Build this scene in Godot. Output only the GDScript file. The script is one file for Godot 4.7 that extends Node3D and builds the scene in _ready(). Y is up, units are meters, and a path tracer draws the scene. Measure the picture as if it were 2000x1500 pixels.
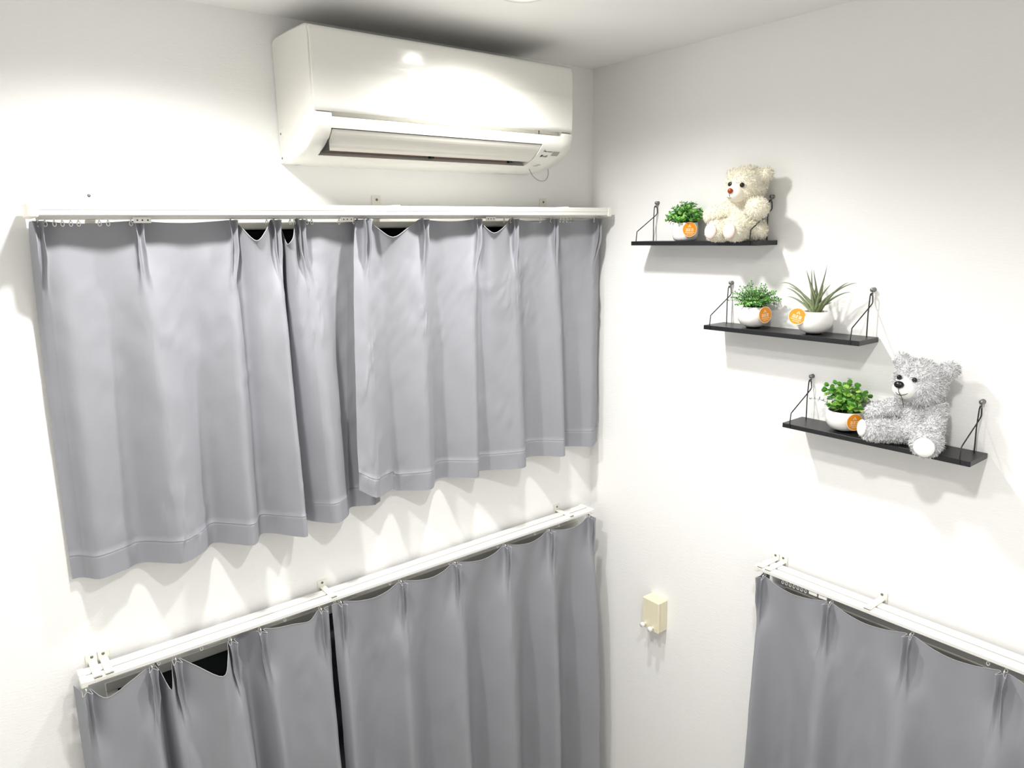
extends Node3D
# A corner of a white room: air conditioner, grey curtains on white rails, three small
# black shelves with bears and potted plants.  y = 0 is the floor; heights measured
# from the photograph are given relative to Y0.
const Y0 := 1.15
const CEIL := 2.4 + Y0
var rng := RandomNumberGenerator.new()
var M := {}
var taken := {}

func _ready() -> void:
	rng.seed = 20240517
	set_view()
	make_materials()
	set_structure()
	for d in [[Vector3(-0.69, CEIL, 0.48), "recessed ceiling downlight nearest the air conditioner"], [Vector3(-1.45, CEIL, 0.49), "recessed ceiling downlight left of the air conditioner"], [Vector3(-1.08, CEIL, 1.42), "recessed ceiling downlight farthest from the curtains"]]:
		downlight(d[0], d[1])
	air_conditioner()
	upper_rail()
	lower_rail()
	right_rail()
	all_curtains()
	shelves()
	plants()
	bears()
	clothesline_box()

# ---------------------------------------------------------------- view and light
func set_view() -> void:
	var cam := Camera3D.new()
	cam.name = "camera"
	add_child(cam)
	cam.fov = 55.69
	cam.near = 0.05
	cam.far = 50.0
	cam.position = Vector3(-1.8317, 1.868 + Y0, 1.8704)
	cam.rotation = Vector3(-0.204978, -0.663462, -0.018496)
	cam.current = true
	var env := Environment.new()
	env.background_mode = Environment.BG_COLOR
	env.background_color = Color(0.012, 0.013, 0.016)
	env.tonemap_mode = Environment.TONE_MAPPER_LINEAR
	env.tonemap_exposure = 1.0
	env.sdfgi_enabled = true
	env.ssao_enabled = true
	env.ssil_enabled = true
	var we := WorldEnvironment.new()
	we.name = "environment"
	we.environment = env
	add_child(we)

func downlight(at: Vector3, label: String) -> void:
	var t = thing("downlight", label, "light", at, 0.0, "recessed ceiling downlights")
	var s := st()
	lathe(s, [Vector2(0.040, -0.001), Vector2(0.043, -0.005), Vector2(0.055, -0.004), Vector2(0.056, 0.0), Vector2(0.040, 0.0)], 32)
	obj("trim_ring", s, M.plastic, t)
	s = st()
	lathe(s, [Vector2(0.0, -0.0012), Vector2(0.0405, -0.0012), Vector2(0.0405, -0.0002), Vector2(0.0, -0.0002)], 32)
	obj("lamp_diffuser", s, M.lamp, t)
	var l := SpotLight3D.new()
	l.name = "lamp_light"
	l.spot_angle = 77.5
	l.spot_angle_attenuation = 1.0
	l.spot_range = 12.0
	l.spot_attenuation = 2.0
	l.light_size = 0.035
	l.light_color = Color(1.0, 0.995, 0.98)
	l.light_energy = 1.46
	l.shadow_enabled = true
	t.add_child(l)
	l.position = Vector3(0, -0.042, 0)
	l.rotation = Vector3(-PI / 2, 0, 0)

# ---------------------------------------------------------------- small helpers
func numbered(called: String) -> String:
	if not taken.has(called):
		taken[called] = 0
		return called
	taken[called] += 1
	return "%s_%03d" % [called, taken[called]]

func thing(called: String, label: String, category: String, at := Vector3.ZERO, turn := 0.0, group := "") -> Node3D:
	var o := Node3D.new()
	o.name = numbered(called)
	add_child(o)
	o.position = at
	o.rotation.y = turn
	o.set_meta("label", label)
	o.set_meta("category", category)
	if group != "":
		o.set_meta("group", group)
	return o

func st() -> SurfaceTool:
	var s := SurfaceTool.new()
	s.begin(Mesh.PRIMITIVE_TRIANGLES)
	s.set_smooth_group(-1)
	return s

func mesh_of(s: SurfaceTool) -> ArrayMesh:
	s.generate_normals()
	s.index()
	return s.commit()

func put(called: String, m: Mesh, mat: Material, parent: Node, xf := Transform3D.IDENTITY) -> MeshInstance3D:
	var o := MeshInstance3D.new()
	o.name = called
	o.mesh = m
	o.material_override = mat
	o.transform = xf
	o.cast_shadow = GeometryInstance3D.SHADOW_CASTING_SETTING_ON
	parent.add_child(o, true)
	return o

func obj(called: String, s: SurfaceTool, mat: Material, parent: Node, xf := Transform3D.IDENTITY) -> MeshInstance3D:
	return put(called, mesh_of(s), mat, parent, xf)

func struct(called: String, s: SurfaceTool, mat: Material, label: String) -> MeshInstance3D:
	var o := obj(called, s, mat, self)
	o.set_meta("kind", "structure")
	o.set_meta("label", label)
	return o

# corners run counter-clockwise as seen from outside
func tri(s: SurfaceTool, a: Vector3, b: Vector3, c: Vector3) -> void:
	s.add_vertex(a)
	s.add_vertex(c)
	s.add_vertex(b)

func quad(s: SurfaceTool, a: Vector3, b: Vector3, c: Vector3, d: Vector3) -> void:
	tri(s, a, b, c)
	tri(s, a, c, d)

func facet(s: SurfaceTool, p: Array, centre: Vector3) -> void:
	var n: Vector3 = (p[1] - p[0]).cross(p[2] - p[0])
	var mid := Vector3.ZERO
	for q in p:
		mid += q
	if n.dot(mid / p.size() - centre) < 0.0:
		p.reverse()
	tri(s, p[0], p[1], p[2])
	if p.size() == 4:
		tri(s, p[0], p[2], p[3])

func pick(axes: Array, vals: Array) -> Vector3:
	var v := Vector3.ZERO
	for k in 3:
		v[axes[k]] = vals[k]
	return v

func box(s: SurfaceTool, lo: Vector3, hi: Vector3, bev := 0.0, xf := Transform3D.IDENTITY) -> void:
	var c := (lo + hi) / 2
	var h := (hi - lo).abs() / 2
	var w := xf * c
	s.set_smooth_group(-1)
	var sides := [[0, 1, 2], [1, 2, 0], [2, 0, 1]]
	for ax in sides:
		for sg in [-1.0, 1.0]:
			var p := []
			for q in [[-1, -1], [1, -1], [1, 1], [-1, 1]]:
				p.append(xf * (c + pick(ax, [sg * h[ax[0]], q[0] * (h[ax[1]] - bev), q[1] * (h[ax[2]] - bev)])))
			facet(s, p, w)
	if bev <= 0.0:
		return
	for ax in sides:
		for sa in [-1.0, 1.0]:
			for sb in [-1.0, 1.0]:
				var p := []
				for e in [[0, -1], [0, 1], [1, 1], [1, -1]]:
					var a: float = sa * (h[ax[0]] - (bev if e[0] == 1 else 0.0))
					var b: float = sb * (h[ax[1]] - (bev if e[0] == 0 else 0.0))
					p.append(xf * (c + pick(ax, [a, b, e[1] * (h[ax[2]] - bev)])))
				facet(s, p, w)
	for sx in [-1.0, 1.0]:
		for sy in [-1.0, 1.0]:
			for sz in [-1.0, 1.0]:
				var g := Vector3(sx, sy, sz)
				facet(s, [xf * (c + g * Vector3(h.x, h.y - bev, h.z - bev)), xf * (c + g * Vector3(h.x - bev, h.y, h.z - bev)), xf * (c + g * Vector3(h.x - bev, h.y - bev, h.z))], w)

# grid of points: rows of equal length; outside is where (along row) x (across rows) points
func sheet(s: SurfaceTool, rows: Array, group := 0, wrap := false) -> void:
	s.set_smooth_group(group)
	for i in rows.size() - 1:
		var a: PackedVector3Array = rows[i]
		var b: PackedVector3Array = rows[i + 1]
		var n := a.size()
		for j in (n if wrap else n - 1):
			var k := (j + 1) % n
			quad(s, a[j], a[k], b[k], b[j])
	s.set_smooth_group(-1)

func lathe(s: SurfaceTool, prof: Array, seg := 24, xf := Transform3D.IDENTITY, group := 0) -> void:
	# prof: radius and height, given so that the outside lies to the right when walking along it upwards
	var rows := []
	for p in prof:
		var r := PackedVector3Array()
		for k in seg:
			var a := TAU * k / seg
			r.append(xf * Vector3(p.x * cos(a), p.y, -p.x * sin(a)))
		rows.append(r)
	sheet(s, rows, group, true)

func tube(s: SurfaceTool, pts: Array, r, seg := 8, closed := false, group := 0) -> void:
	var n := pts.size()
	var rows := []
	var up := Vector3.ZERO
	for i in n:
		var p: Vector3 = pts[i]
		var q0: Vector3 = pts[(i - 1 + n) % n] if (closed or i > 0) else p
		var q1: Vector3 = pts[(i + 1) % n] if (closed or i < n - 1) else p
		var d := (q1 - q0).normalized()
		if up == Vector3.ZERO:
			up = Vector3.UP if absf(d.y) < 0.9 else Vector3.RIGHT
		var x := d.cross(up).normalized()
		up = x.cross(d).normalized()
		var rad: float = r[i] if r is Array else r
		var row := PackedVector3Array()
		for k in seg:
			var a := TAU * k / seg
			row.append(p + (x * cos(a) + up * sin(a)) * rad)
		rows.append(row)
	if closed:
		rows.append(rows[0])
	sheet(s, rows, group, true)
	if not closed:
		for e in [0, n - 1]:
			var row: PackedVector3Array = rows[e]
			for k in seg:
				if e == 0:
					tri(s, pts[e], row[(k + 1) % seg], row[k])
				else:
					tri(s, pts[e], row[k], row[(k + 1) % seg])

func smooth_path(p: Array, per := 6) -> Array:
	var out := []
	for i in p.size() - 1:
		var a: Vector3 = p[maxi(i - 1, 0)]
		var d: Vector3 = p[mini(i + 2, p.size() - 1)]
		for k in per:
			out.append((p[i] as Vector3).cubic_interpolate(p[i + 1], a, d, float(k) / per))
	out.append(p[-1])
	return out

func ball(s: SurfaceTool, c: Vector3, rad: Vector3, b := Basis.IDENTITY, seg := 16, group := 0) -> void:
	var rows := []
	for i in seg / 2 + 1:
		var t := -PI / 2 + PI * i / (seg / 2)
		var row := PackedVector3Array()
		for k in seg:
			var a := TAU * k / seg
			row.append(c + b * (Vector3(cos(t) * cos(a), sin(t), -cos(t) * sin(a)) * rad))
		rows.append(row)
	sheet(s, rows, group, true)

# a flat outline in (z, y) drawn out along x, its ends eased in by bev
func drawn_out(s: SurfaceTool, prof: PackedVector2Array, x0: float, x1: float, bev := 0.0, caps := [true, true], group := 0, plain := -1) -> void:
	var mid := Vector2.ZERO
	for p in prof:
		mid += p
	mid /= prof.size()
	var inner := prof
	if bev > 0.0:
		inner = PackedVector2Array()
		for p in prof:
			inner.append(p + (mid - p).normalized() * bev * 1.2)
	var rings := []
	if bev > 0.0 and caps[0] and plain != 0:
		rings.append([x0, inner])
		rings.append([x0 + bev, prof])
	else:
		rings.append([x0, prof])
	if bev > 0.0 and caps[1] and plain != 1:
		rings.append([x1 - bev, prof])
		rings.append([x1, inner])
	else:
		rings.append([x1, prof])
	var turn := Geometry2D.is_polygon_clockwise(prof)
	for i in rings.size() - 1:
		s.set_smooth_group(group)
		var n := prof.size()
		for j in n:
			var k := (j + 1) % n
			var a: Vector2 = rings[i][1][j]
			var b: Vector2 = rings[i][1][k]
			var c: Vector2 = rings[i + 1][1][k]
			var d: Vector2 = rings[i + 1][1][j]
			var xa: float = rings[i][0]
			var xb: float = rings[i + 1][0]
			var v := [Vector3(xa, a.y, a.x), Vector3(xa, b.y, b.x), Vector3(xb, c.y, c.x), Vector3(xb, d.y, d.x)]
			if turn:
				quad(s, v[0], v[1], v[2], v[3])
			else:
				quad(s, v[3], v[2], v[1], v[0])
	s.set_smooth_group(-1)
	for e in 2:
		if not caps[e]:
			continue
		var ring = rings[0] if e == 0 else rings[-1]
		var poly: PackedVector2Array = ring[1]
		var idx := Geometry2D.triangulate_polygon(poly)
		for k in range(0, idx.size(), 3):
			var p := []
			for m in 3:
				p.append(Vector3(ring[0], poly[idx[k + m]].y, poly[idx[k + m]].x))
			facet(s, p, Vector3((x0 + x1) / 2, mid.y, mid.x) if absf(x1 - x0) > 0.0001 else Vector3(0, mid.y, mid.x))

func Y(p: Vector3) -> Vector3:
	return p + Vector3(0, Y0, 0)

# ---------------------------------------------------------------- materials
func paint(c: Color, rough := 0.6, spec := 0.5) -> StandardMaterial3D:
	var m := StandardMaterial3D.new()
	m.albedo_color = c
	m.roughness = rough
	m.metallic_specular = spec
	return m

func noise_tex(freq: float, lo: Color, hi: Color, kind := FastNoiseLite.TYPE_SIMPLEX, size := 512, sd := 1) -> NoiseTexture2D:
	var n := FastNoiseLite.new()
	n.noise_type = kind
	n.frequency = freq
	n.seed = sd
	n.fractal_octaves = 4
	var t := NoiseTexture2D.new()
	t.width = size
	t.height = size
	t.seamless = true
	t.noise = n
	var g := Gradient.new()
	g.colors = PackedColorArray([lo, hi])
	g.offsets = PackedFloat32Array([0.0, 1.0])
	t.color_ramp = g
	return t

func image_tex(w: int, h: int, f: Callable) -> ImageTexture:
	var im := Image.create(w, h, false, Image.FORMAT_RGB8)
	for y in h:
		for x in w:
			im.set_pixel(x, y, f.call(x, y))
	return ImageTexture.create_from_image(im)

func make_materials() -> void:
	# wallpaper with a fine horizontal grain
	var grain := Image.create(512, 512, false, Image.FORMAT_L8)
	var nz := FastNoiseLite.new()
	nz.seed = 5
	nz.frequency = 0.05
	for y in 512:
		for x in 512:
			var v := 0.5 + 0.30 * nz.get_noise_3d(x * 0.35, y * 3.2, 0.0) + 0.20 * nz.get_noise_3d(x * 1.6, y * 6.0, 40.0)
			grain.set_pixel(x, y, Color(v, v, v))
	var wall := paint(Color(0.968, 0.966, 0.960), 0.85, 0.3)
	wall.heightmap_enabled = true
	wall.heightmap_texture = ImageTexture.create_from_image(grain)
	wall.heightmap_scale = 0.05
	wall.uv1_triplanar = true
	wall.uv1_world_triplanar = true
	wall.uv1_scale = Vector3(3.5, 3.5, 3.5)
	M.wall = wall
	M.ceiling = paint(Color(0.968, 0.966, 0.960), 0.9, 0.2)
	var fl := paint(Color(0.92, 0.90, 0.865), 0.5)
	fl.albedo_texture = noise_tex(0.01, Color(0.94, 0.92, 0.89), Color(1, 1, 1))
	fl.uv1_triplanar = true
	fl.uv1_world_triplanar = true
	M.floor = fl
	M.plastic = paint(Color(0.945, 0.94, 0.925), 0.35)
	M.rail = paint(Color(0.90, 0.897, 0.88), 0.35)
	M.cap = paint(Color(0.92, 0.91, 0.875), 0.4)
	M.ac = paint(Color(0.905, 0.90, 0.875), 0.25)
	M.ac_panel = paint(Color(0.905, 0.90, 0.88), 0.14)
	M.flap = paint(Color(0.87, 0.86, 0.825), 0.35)
	M.dark = paint(Color(0.035, 0.032, 0.03), 0.6)
	M.copper = paint(Color(0.56, 0.40, 0.33), 0.5)
	M.ink = paint(Color(0.20, 0.20, 0.19), 0.7)
	M.label = paint(Color(0.63, 0.62, 0.60), 0.5)
	M.screw = paint(Color(0.45, 0.45, 0.43), 0.4)
	M.screw.metallic = 0.6
	var cl := paint(Color(0.582, 0.585, 0.610), 0.70, 0.4)
	cl.rim_enabled = true
	cl.rim = 0.25
	cl.rim_tint = 0.5
	var weave := Image.create(256, 256, false, Image.FORMAT_L8)
	for y in 256:
		for x in 256:
			var v := 0.5 + 0.25 * sin(x * TAU / 4.0) * sin(y * TAU / 4.0) + 0.2 * nz.get_noise_2d(x * 2.0, y * 9.0)
			weave.set_pixel(x, y, Color(v, v, v))
	cl.heightmap_enabled = true
	cl.heightmap_texture = ImageTexture.create_from_image(weave)
	cl.heightmap_scale = 0.006
	cl.uv1_triplanar = true
	cl.uv1_world_triplanar = true
	cl.uv1_scale = Vector3(14, 14, 14)
	M.curtain = cl
	M.thread = paint(Color(0.60, 0.60, 0.625), 0.8)
	M.lining = paint(Color(0.64, 0.64, 0.66), 0.8)
	M.shelf = paint(Color(0.085, 0.09, 0.105), 0.38, 0.5)
	M.wire = paint(Color(0.07, 0.065, 0.065), 0.4, 0.5)
	M.steel = paint(Color(0.55, 0.55, 0.54), 0.35)
	M.steel.metallic = 0.85
	M.pot = paint(Color(0.93, 0.925, 0.915), 0.28)
	M.soil = paint(Color(0.05, 0.045, 0.04), 0.9)
	M.moss = paint(Color(0.50, 0.36, 0.28), 0.9)
	M.leaf = paint(Color(1, 1, 1), 0.5)
	M.leaf.vertex_color_use_as_albedo = true
	M.leaf.backlight_enabled = true
	M.leaf.backlight = Color(0.25, 0.25, 0.25)
	M.fur = paint(Color(1, 1, 1), 0.9, 0.2)
	M.fur.vertex_color_use_as_albedo = true
	M.black = paint(Color(0.02, 0.02, 0.022), 0.25)
	M.eye = paint(Color(0.03, 0.022, 0.02), 0.08)
	M.nose = paint(Color(0.62, 0.24, 0.06), 0.2)
	M.iron = paint(Color(0.925, 0.895, 0.79), 0.4)
	M.lamp = paint(Color(0.95, 0.95, 0.93), 0.5)
	M.lamp.emission_enabled = true
	M.lamp.emission = Color(1.0, 0.97, 0.92)
	M.lamp.emission_energy_multiplier = 6.0
	var gl := paint(Color(0.9, 0.95, 0.95, 0.08), 0.02)
	gl.transparency = BaseMaterial3D.TRANSPARENCY_ALPHA
	M.glass = gl
	M.tag = paint(Color(1, 1, 1), 0.5)
	M.tag.albedo_texture = image_tex(96, 96, tag_pixel)

func tag_pixel(x: int, y: int) -> Color:
	# orange disc print: a small house mark, three characters and two lines, all in white
	var orange := Color(0.965, 0.60, 0.13)
	var white := Color(1.0, 0.95, 0.86)
	var p := Vector2(x - 47.5, y - 47.5)
	if p.length() > 45.0:
		return white
	if y > 16 and y < 34 and absf(p.x) < (y - 16) * 0.62 and not (y > 24 and absf(p.x) < 3.5):
		return white
	if y >= 42 and y < 60:
		for k in 3:
			var u := x - (22 + k * 18)
			var v := y - 42
			if u >= 0 and u < 15:
				if v < 3 or (v > 7 and v < 10) or v > 15 or (u > 5 and u < 9) or (u < 2 and v > 8) or (u > 12 and k != 1):
					return white
	if y >= 66 and y < 69 and absf(p.x) < 30:
		return white
	if y >= 75 and y < 80 and absf(p.x) < 20 and (x / 4) % 2 == 0:
		return white
	return orange

# ---------------------------------------------------------------- the room
func wall_cells(s: SurfaceTool, us: Array, ys: Array, holes: Array, make: Callable) -> void:
	for i in us.size() - 1:
		for j in ys.size() - 1:
			if not holes.has([i, j]):
				make.call(s, us[i], us[i + 1], ys[j], ys[j + 1])

func set_structure() -> void:
	var T := 0.14
	var s := st()
	box(s, Vector3(-2.34, -0.12, -T), Vector3(T, 0.0, 2.19))
	struct("floor", s, M.floor, "pale wooden floor of the room below the curtains")
	s = st()
	box(s, Vector3(-2.34, CEIL, -T), Vector3(T, CEIL + 0.12, 2.19))
	struct("ceiling", s, M.ceiling, "plain white ceiling above the air conditioner")
	s = st()
	var along_x := func(q, a, b, c, d): box(q, Vector3(a, c, -T), Vector3(b, d, 0))
	wall_cells(s, [-2.34, -1.62, -1.60, -0.12, -0.10, T], [0.0, 0.04, 0.79 + Y0, 1.16 + Y0, 1.888 + Y0, CEIL], [[1, 1], [2, 1], [3, 1], [2, 3]], along_x)
	struct("wall_left", s, M.wall, "white papered wall that carries the air conditioner")
	s = st()
	var along_z := func(q, a, b, c, d): box(q, Vector3(0, c, a), Vector3(T, d, b))
	wall_cells(s, [0.0, 0.84, 1.86, 2.19], [0.0, 0.04, 0.815 + Y0, CEIL], [[1, 1]], along_z)
	struct("wall_right", s, M.wall, "white papered wall that carries the three shelves")
	s = st()
	box(s, Vector3(-2.34, 0, 2.05), Vector3(0, CEIL, 2.19))
	struct("wall_back", s, M.wall, "white wall behind the viewer")
	s = st()
	box(s, Vector3(-2.34, 0, 0), Vector3(-2.2, CEIL, 2.05))
	struct("wall_side", s, M.wall, "white side wall left of the viewer")
	window("window_1", -1.60, -0.12, 1.16 + Y0, 1.888 + Y0, false, "dark window behind the short upper curtains")
	window("window_2", -1.62, -0.10, 0.04, 0.79 + Y0, false, "dark tall window behind the long curtains under the upper pair")
	window("window_3", 0.84, 1.86, 0.04, 0.815 + Y0, true, "dark tall window behind the curtain on the shelf wall")

func window(called: String, a: float, b: float, c: float, d: float, right: bool, label: String) -> void:
	var t := Node3D.new()
	t.name = called
	add_child(t)
	t.set_meta("kind", "structure")
	t.set_meta("label", label)
	# built on the left wall's plane, turned for the right wall
	var xf := Transform3D.IDENTITY
	if right:
		xf = Transform3D(Basis(Vector3(0, 0, 1), Vector3(0, 1, 0), Vector3(-1, 0, 0)), Vector3.ZERO)
	var s := st()
	var w := 0.026
	for r in [[a - w, b + w, d, d + w], [a - w, b + w, c - w, c], [a - w, a, c, d], [b, b + w, c, d]]:
		box(s, Vector3(r[0], maxf(r[2], 0.0), 0.0), Vector3(r[1], r[3], 0.008), 0.002)
	obj("casing", s, M.cap, t, xf)
	s = st()
	var f := 0.035
	var m := (a + b) / 2
	for r in [[a, b, d - f, d], [a, b, c, c + f], [a, a + f, c + f, d - f], [b - f, b, c + f, d - f], [m - f / 2, m + f / 2, c + f, d - f]]:
		box(s, Vector3(r[0], r[2], -0.11), Vector3(r[1], r[3], -0.07), 0.003)
	obj("sash_frame", s, M.black, t, xf)
	for r in [[a + f, m - f / 2], [m + f / 2, b - f]]:
		s = st()
		box(s, Vector3(r[0], c + f, -0.094), Vector3(r[1], d - f, -0.088))
		obj("pane", s, M.glass, t, xf)

# ---------------------------------------------------------------- air conditioner
func ac_curve(phi: float, out := 0.0) -> Vector2:
	return Vector2(0.03 + (0.196 + out) * cos(phi), 2.135 - (0.087 + out) * sin(phi))

func on_curve(x: float, phi: float, out := 0.0) -> Transform3D:
	var p := ac_curve(phi, out)
	var up := Vector3(0, 0.087 * cos(phi), 0.196 * sin(phi)).normalized()
	return Transform3D(Basis(Vector3.RIGHT, up, Vector3.RIGHT.cross(up)), Vector3(x, p.y, p.x))

func air_conditioner() -> void:
	var t = thing("air_conditioner", "white wall-mounted air conditioner just under the ceiling", "air conditioner", Vector3(0, Y0, 0))
	var x0 := -1.102
	var x1 := -0.302
	var upper := PackedVector2Array([Vector2(0.0, 2.335), Vector2(0.006, 2.341), Vector2(0.03, 2.345), Vector2(0.12, 2.344), Vector2(0.195, 2.340), Vector2(0.208, 2.336), Vector2(0.214, 2.329), Vector2(0.216, 2.318), Vector2(0.217, 2.15), Vector2(0.218, 2.1495), Vector2(0.2265, 2.1455)])
	upper.append(Vector2(0.2268, 2.140))
	# the same with the finger groove cut away under the panel
	var grooved := upper.slice(0, 8)
	grooved.append_array(PackedVector2Array([Vector2(0.217, 2.153), Vector2(0.203, 2.153), Vector2(0.203, 2.1415), Vector2(0.2262, 2.1390), Vector2(0.2266, 2.1370)]))
	var whole := upper.duplicate()
	var cut := grooved.duplicate()
	for k in 19:
		whole.append(ac_curve(deg_to_rad(k * 5.0)))
		cut.append(ac_curve(deg_to_rad(k * 5.0)))
	cut.append(Vector2(0.0, 2.048))
	whole.append(Vector2(0.0, 2.048))
	var notched := grooved.duplicate()
	for k in 4:
		notched.append(ac_curve(deg_to_rad(k * 4.5)))
	notched.append(Vector2(0.165, 2.110))
	notched.append(Vector2(0.125, 2.100))
	notched.append(Vector2(0.105, 2.085))
	for k in range(0, 6):
		notched.append(ac_curve(deg_to_rad(58.0 + k * 6.4)))
	notched.append(Vector2(0.0, 2.048))
	var xa := -1.0600
	var xb := -0.415
	var s := st()
	drawn_out(s, whole, x0, xa, 0.004, [true, true], 1, 1)
	drawn_out(s, cut, xb, -0.340, 0.0, [true, false], 2)
	drawn_out(s, whole, -0.340, x1, 0.004, [true, true], 4, 0)
	drawn_out(s, notched, xa - 0.003, xb + 0.003, 0.0, [false, false], -1)
	obj("housing", s, M.ac, t)
	# front panel, slightly bowed, with rounded sides
	s = st()
	var fp := PackedVector2Array()
	for k in 13:
		var v := k / 12.0
		fp.append(Vector2(0.2235 + 0.0035 * sin(PI * v * 0.9), 2.1515 + v * 0.172))
	fp.append(Vector2(0.222, 2.329))
	fp.append(Vector2(0.217, 2.3335))
	fp.append(Vector2(0.210, 2.335))
	fp.append(Vector2(0.2175, 2.318))
	fp.append(Vector2(0.218, 2.151))
	drawn_out(s, fp, x0 + 0.002, x1 - 0.002, 0.003, [true, true], 3)
	obj("front_panel", s, M.ac_panel, t)
	# air outlet: dark lining, vanes
	s = st()
	var lin := []
	for p in [Vector2(0.219, 2.114), Vector2(0.166, 2.109), Vector2(0.126, 2.099), Vector2(0.106, 2.084), Vector2(0.130, 2.0625)]:
		lin.append(PackedVector3Array([Vector3(xa, p.y, p.x), Vector3(xb, p.y, p.x)]))
	lin.reverse()
	sheet(s, lin, -1)
	box(s, Vector3(xa - 0.0012, 2.066, 0.128), Vector3(xa + 0.0012, 2.112, 0.20))
	obj("air_outlet", s, M.dark, t)
	for k in 2:
		s = st()
		var q := ac_curve(deg_to_rad(52.0 + k * 4.0), -0.012)
		box(s, Vector3(xa + 0.012, q.y - 0.0012, q.x - 0.004), Vector3(xb - 0.055, q.y + 0.0012, q.x + 0.004), 0.0005)
		obj("vane", s, M.copper, t)
	for x in [-0.742, -0.475]:
		s = st()
		var q := ac_curve(deg_to_rad(53.0), -0.008)
		box(s, Vector3(x - 0.006, q.y - 0.006, q.x - 0.006), Vector3(x + 0.006, q.y + 0.004, q.x + 0.006), 0.001)
		obj("vane_holder", s, M.black, t)
	# the flap: a curved plate, slightly sunk, with a ridge near its lower edge
	s = st()
	var fl := PackedVector2Array()
	for k in 12:
		var a := 15.0 + k * 3.1
		fl.append(ac_curve(deg_to_rad(a), -0.0022 + (0.0012 if k == 9 or k == 10 else 0.0)))
	for k in 12:
		fl.append(ac_curve(deg_to_rad(15.0 + (11 - k) * 3.1), -0.009))
	drawn_out(s, fl, xa + 0.0042, xb - 0.0015, 0.001, [true, true], -1)
	obj("flap", s, M.flap, t)
	# side cover with its screw on the left end
	s = st()
	box(s, Vector3(x0 - 0.0012, 2.056, 0.012), Vector3(x0 + 0.003, 2.135, 0.042), 0.001)
	obj("side_cover", s, M.ac, t)
	for p in [Vector2(0.020, 2.120), Vector2(0.018, 2.062)]:
		s = st()
		lathe(s, [Vector2(0.0028, 0.0), Vector2(0.0024, 0.0012), Vector2(0.0, 0.0014)], 12, Transform3D(Basis(Vector3(0, -1, 0), Vector3(-1, 0, 0), Vector3(0, 0, -1)), Vector3(x0 - 0.0012, p.y, p.x)))
		obj("screw", s, M.screw, t)
	# print on the right cheek
	s = st()
	box(s, Vector3(-0.0125, -0.0085, -0.0004), Vector3(0.0125, 0.0085, 0.0004))
	obj("display_window", s, M.label, t, on_curve(-0.350, deg_to_rad(29.0), 0.0004))
	var e := on_curve(-0.3960, deg_to_rad(25.0), 0.0003)
	s = st()
	for k in 3:   # three-diamond emblem
		var b := Basis(Vector3.FORWARD, TAU * k / 3.0)
		var p := [b * Vector3(0, 0, 0), b * Vector3(0.0016, 0.0024, 0), b * Vector3(0, 0.0048, 0), b * Vector3(-0.0016, 0.0024, 0)]
		for q in 4:
			p[q] += Vector3(0, 0, 0.0002)
		quad(s, p[0], p[1], p[2], p[3])
	obj("emblem", s, M.ink, t, e)
	words("MITSUBISHI", 0.0036, t, on_curve(-0.3790, deg_to_rad(26.0), 0.0003))
	# the name below it, three characters written as strokes
	s = st()
	for b in [[0, 9, 9, 10], [4, 6, 5, 10], [0, 6, 9, 7], [0, 6, 1, 8], [8, 6, 9, 8], [0, 0, 1, 5], [2, 4, 9, 5], [5, 0, 6, 5], [3, 2, 9, 3], [2, 0, 4, 1], [12, 2, 13, 6], [13, 4, 17, 5], [15, 0, 16, 4], [20, 1, 21, 6], [22, 0, 23, 8], [20, 0, 23, 1], [25, 8, 30, 9], [25, 5, 30, 6], [25, 2, 30, 3], [27, 0, 28, 9]]:
		box(s, Vector3(b[0] - 15, b[1] - 5, -0.4) * 0.00085, Vector3(b[2] - 15, b[3] - 5, 0.4) * 0.00085)
	obj("lettering", s, M.ink, t, on_curve(-0.3860, deg_to_rad(34.5), 0.0002))
	s = st()
	for b in [[0, 10, 1.6, 11.6], [5, 10, 12, 11], [-2, 5.5, -0.6, 7], [3, 6, 18, 6.8], [-6, -2, -4.6, 3], [-1, 1, 12, 1.9], [-2, -2.4, 11, -1.7]]:
		box(s, Vector3(b[0], b[1], -0.3) * 0.0010, Vector3(b[2], b[3], 0.3) * 0.0010)
	obj("lettering", s, M.label, t, on_curve(-0.378, deg_to_rad(56.0), 0.0002))
	# wire that loops out below the right end
	s = st()
	tube(s, smooth_path([Vector3(-0.309, 2.066, 0.120), Vector3(-0.310, 2.038, 0.122), Vector3(-0.322, 2.023, 0.120), Vector3(-0.342, 2.023, 0.116), Vector3(-0.362, 2.036, 0.112), Vector3(-0.376, 2.058, 0.110)]), 0.0013, 8)
	obj("cable", s, M.label, t)

func words(text: String, size: float, parent: Node, xf: Transform3D) -> void:
	var tm := TextMesh.new()
	tm.text = text
	tm.font_size = 32
	tm.pixel_size = size / 23.0
	tm.depth = 0.0003
	tm.curve_step = 2.0
	var o := MeshInstance3D.new()
	o.name = "lettering"
	o.mesh = tm
	o.material_override = M.ink
	o.transform = xf
	parent.add_child(o, true)

# ---------------------------------------------------------------- curtain rails
func runner_mesh() -> ArrayMesh:
	var s := st()
	var p := []
	for k in 14:
		var a := TAU * k / 14
		p.append(Vector3(0.0042 * sin(a) * 0.75, -0.008 + 0.0048 * cos(a), 0))
	tube(s, p, 0.0011, 6, true)
	box(s, Vector3(-0.0016, -0.0045, -0.0016), Vector3(0.0016, 0.004, 0.0016), 0.0004)
	return mesh_of(s)

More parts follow.
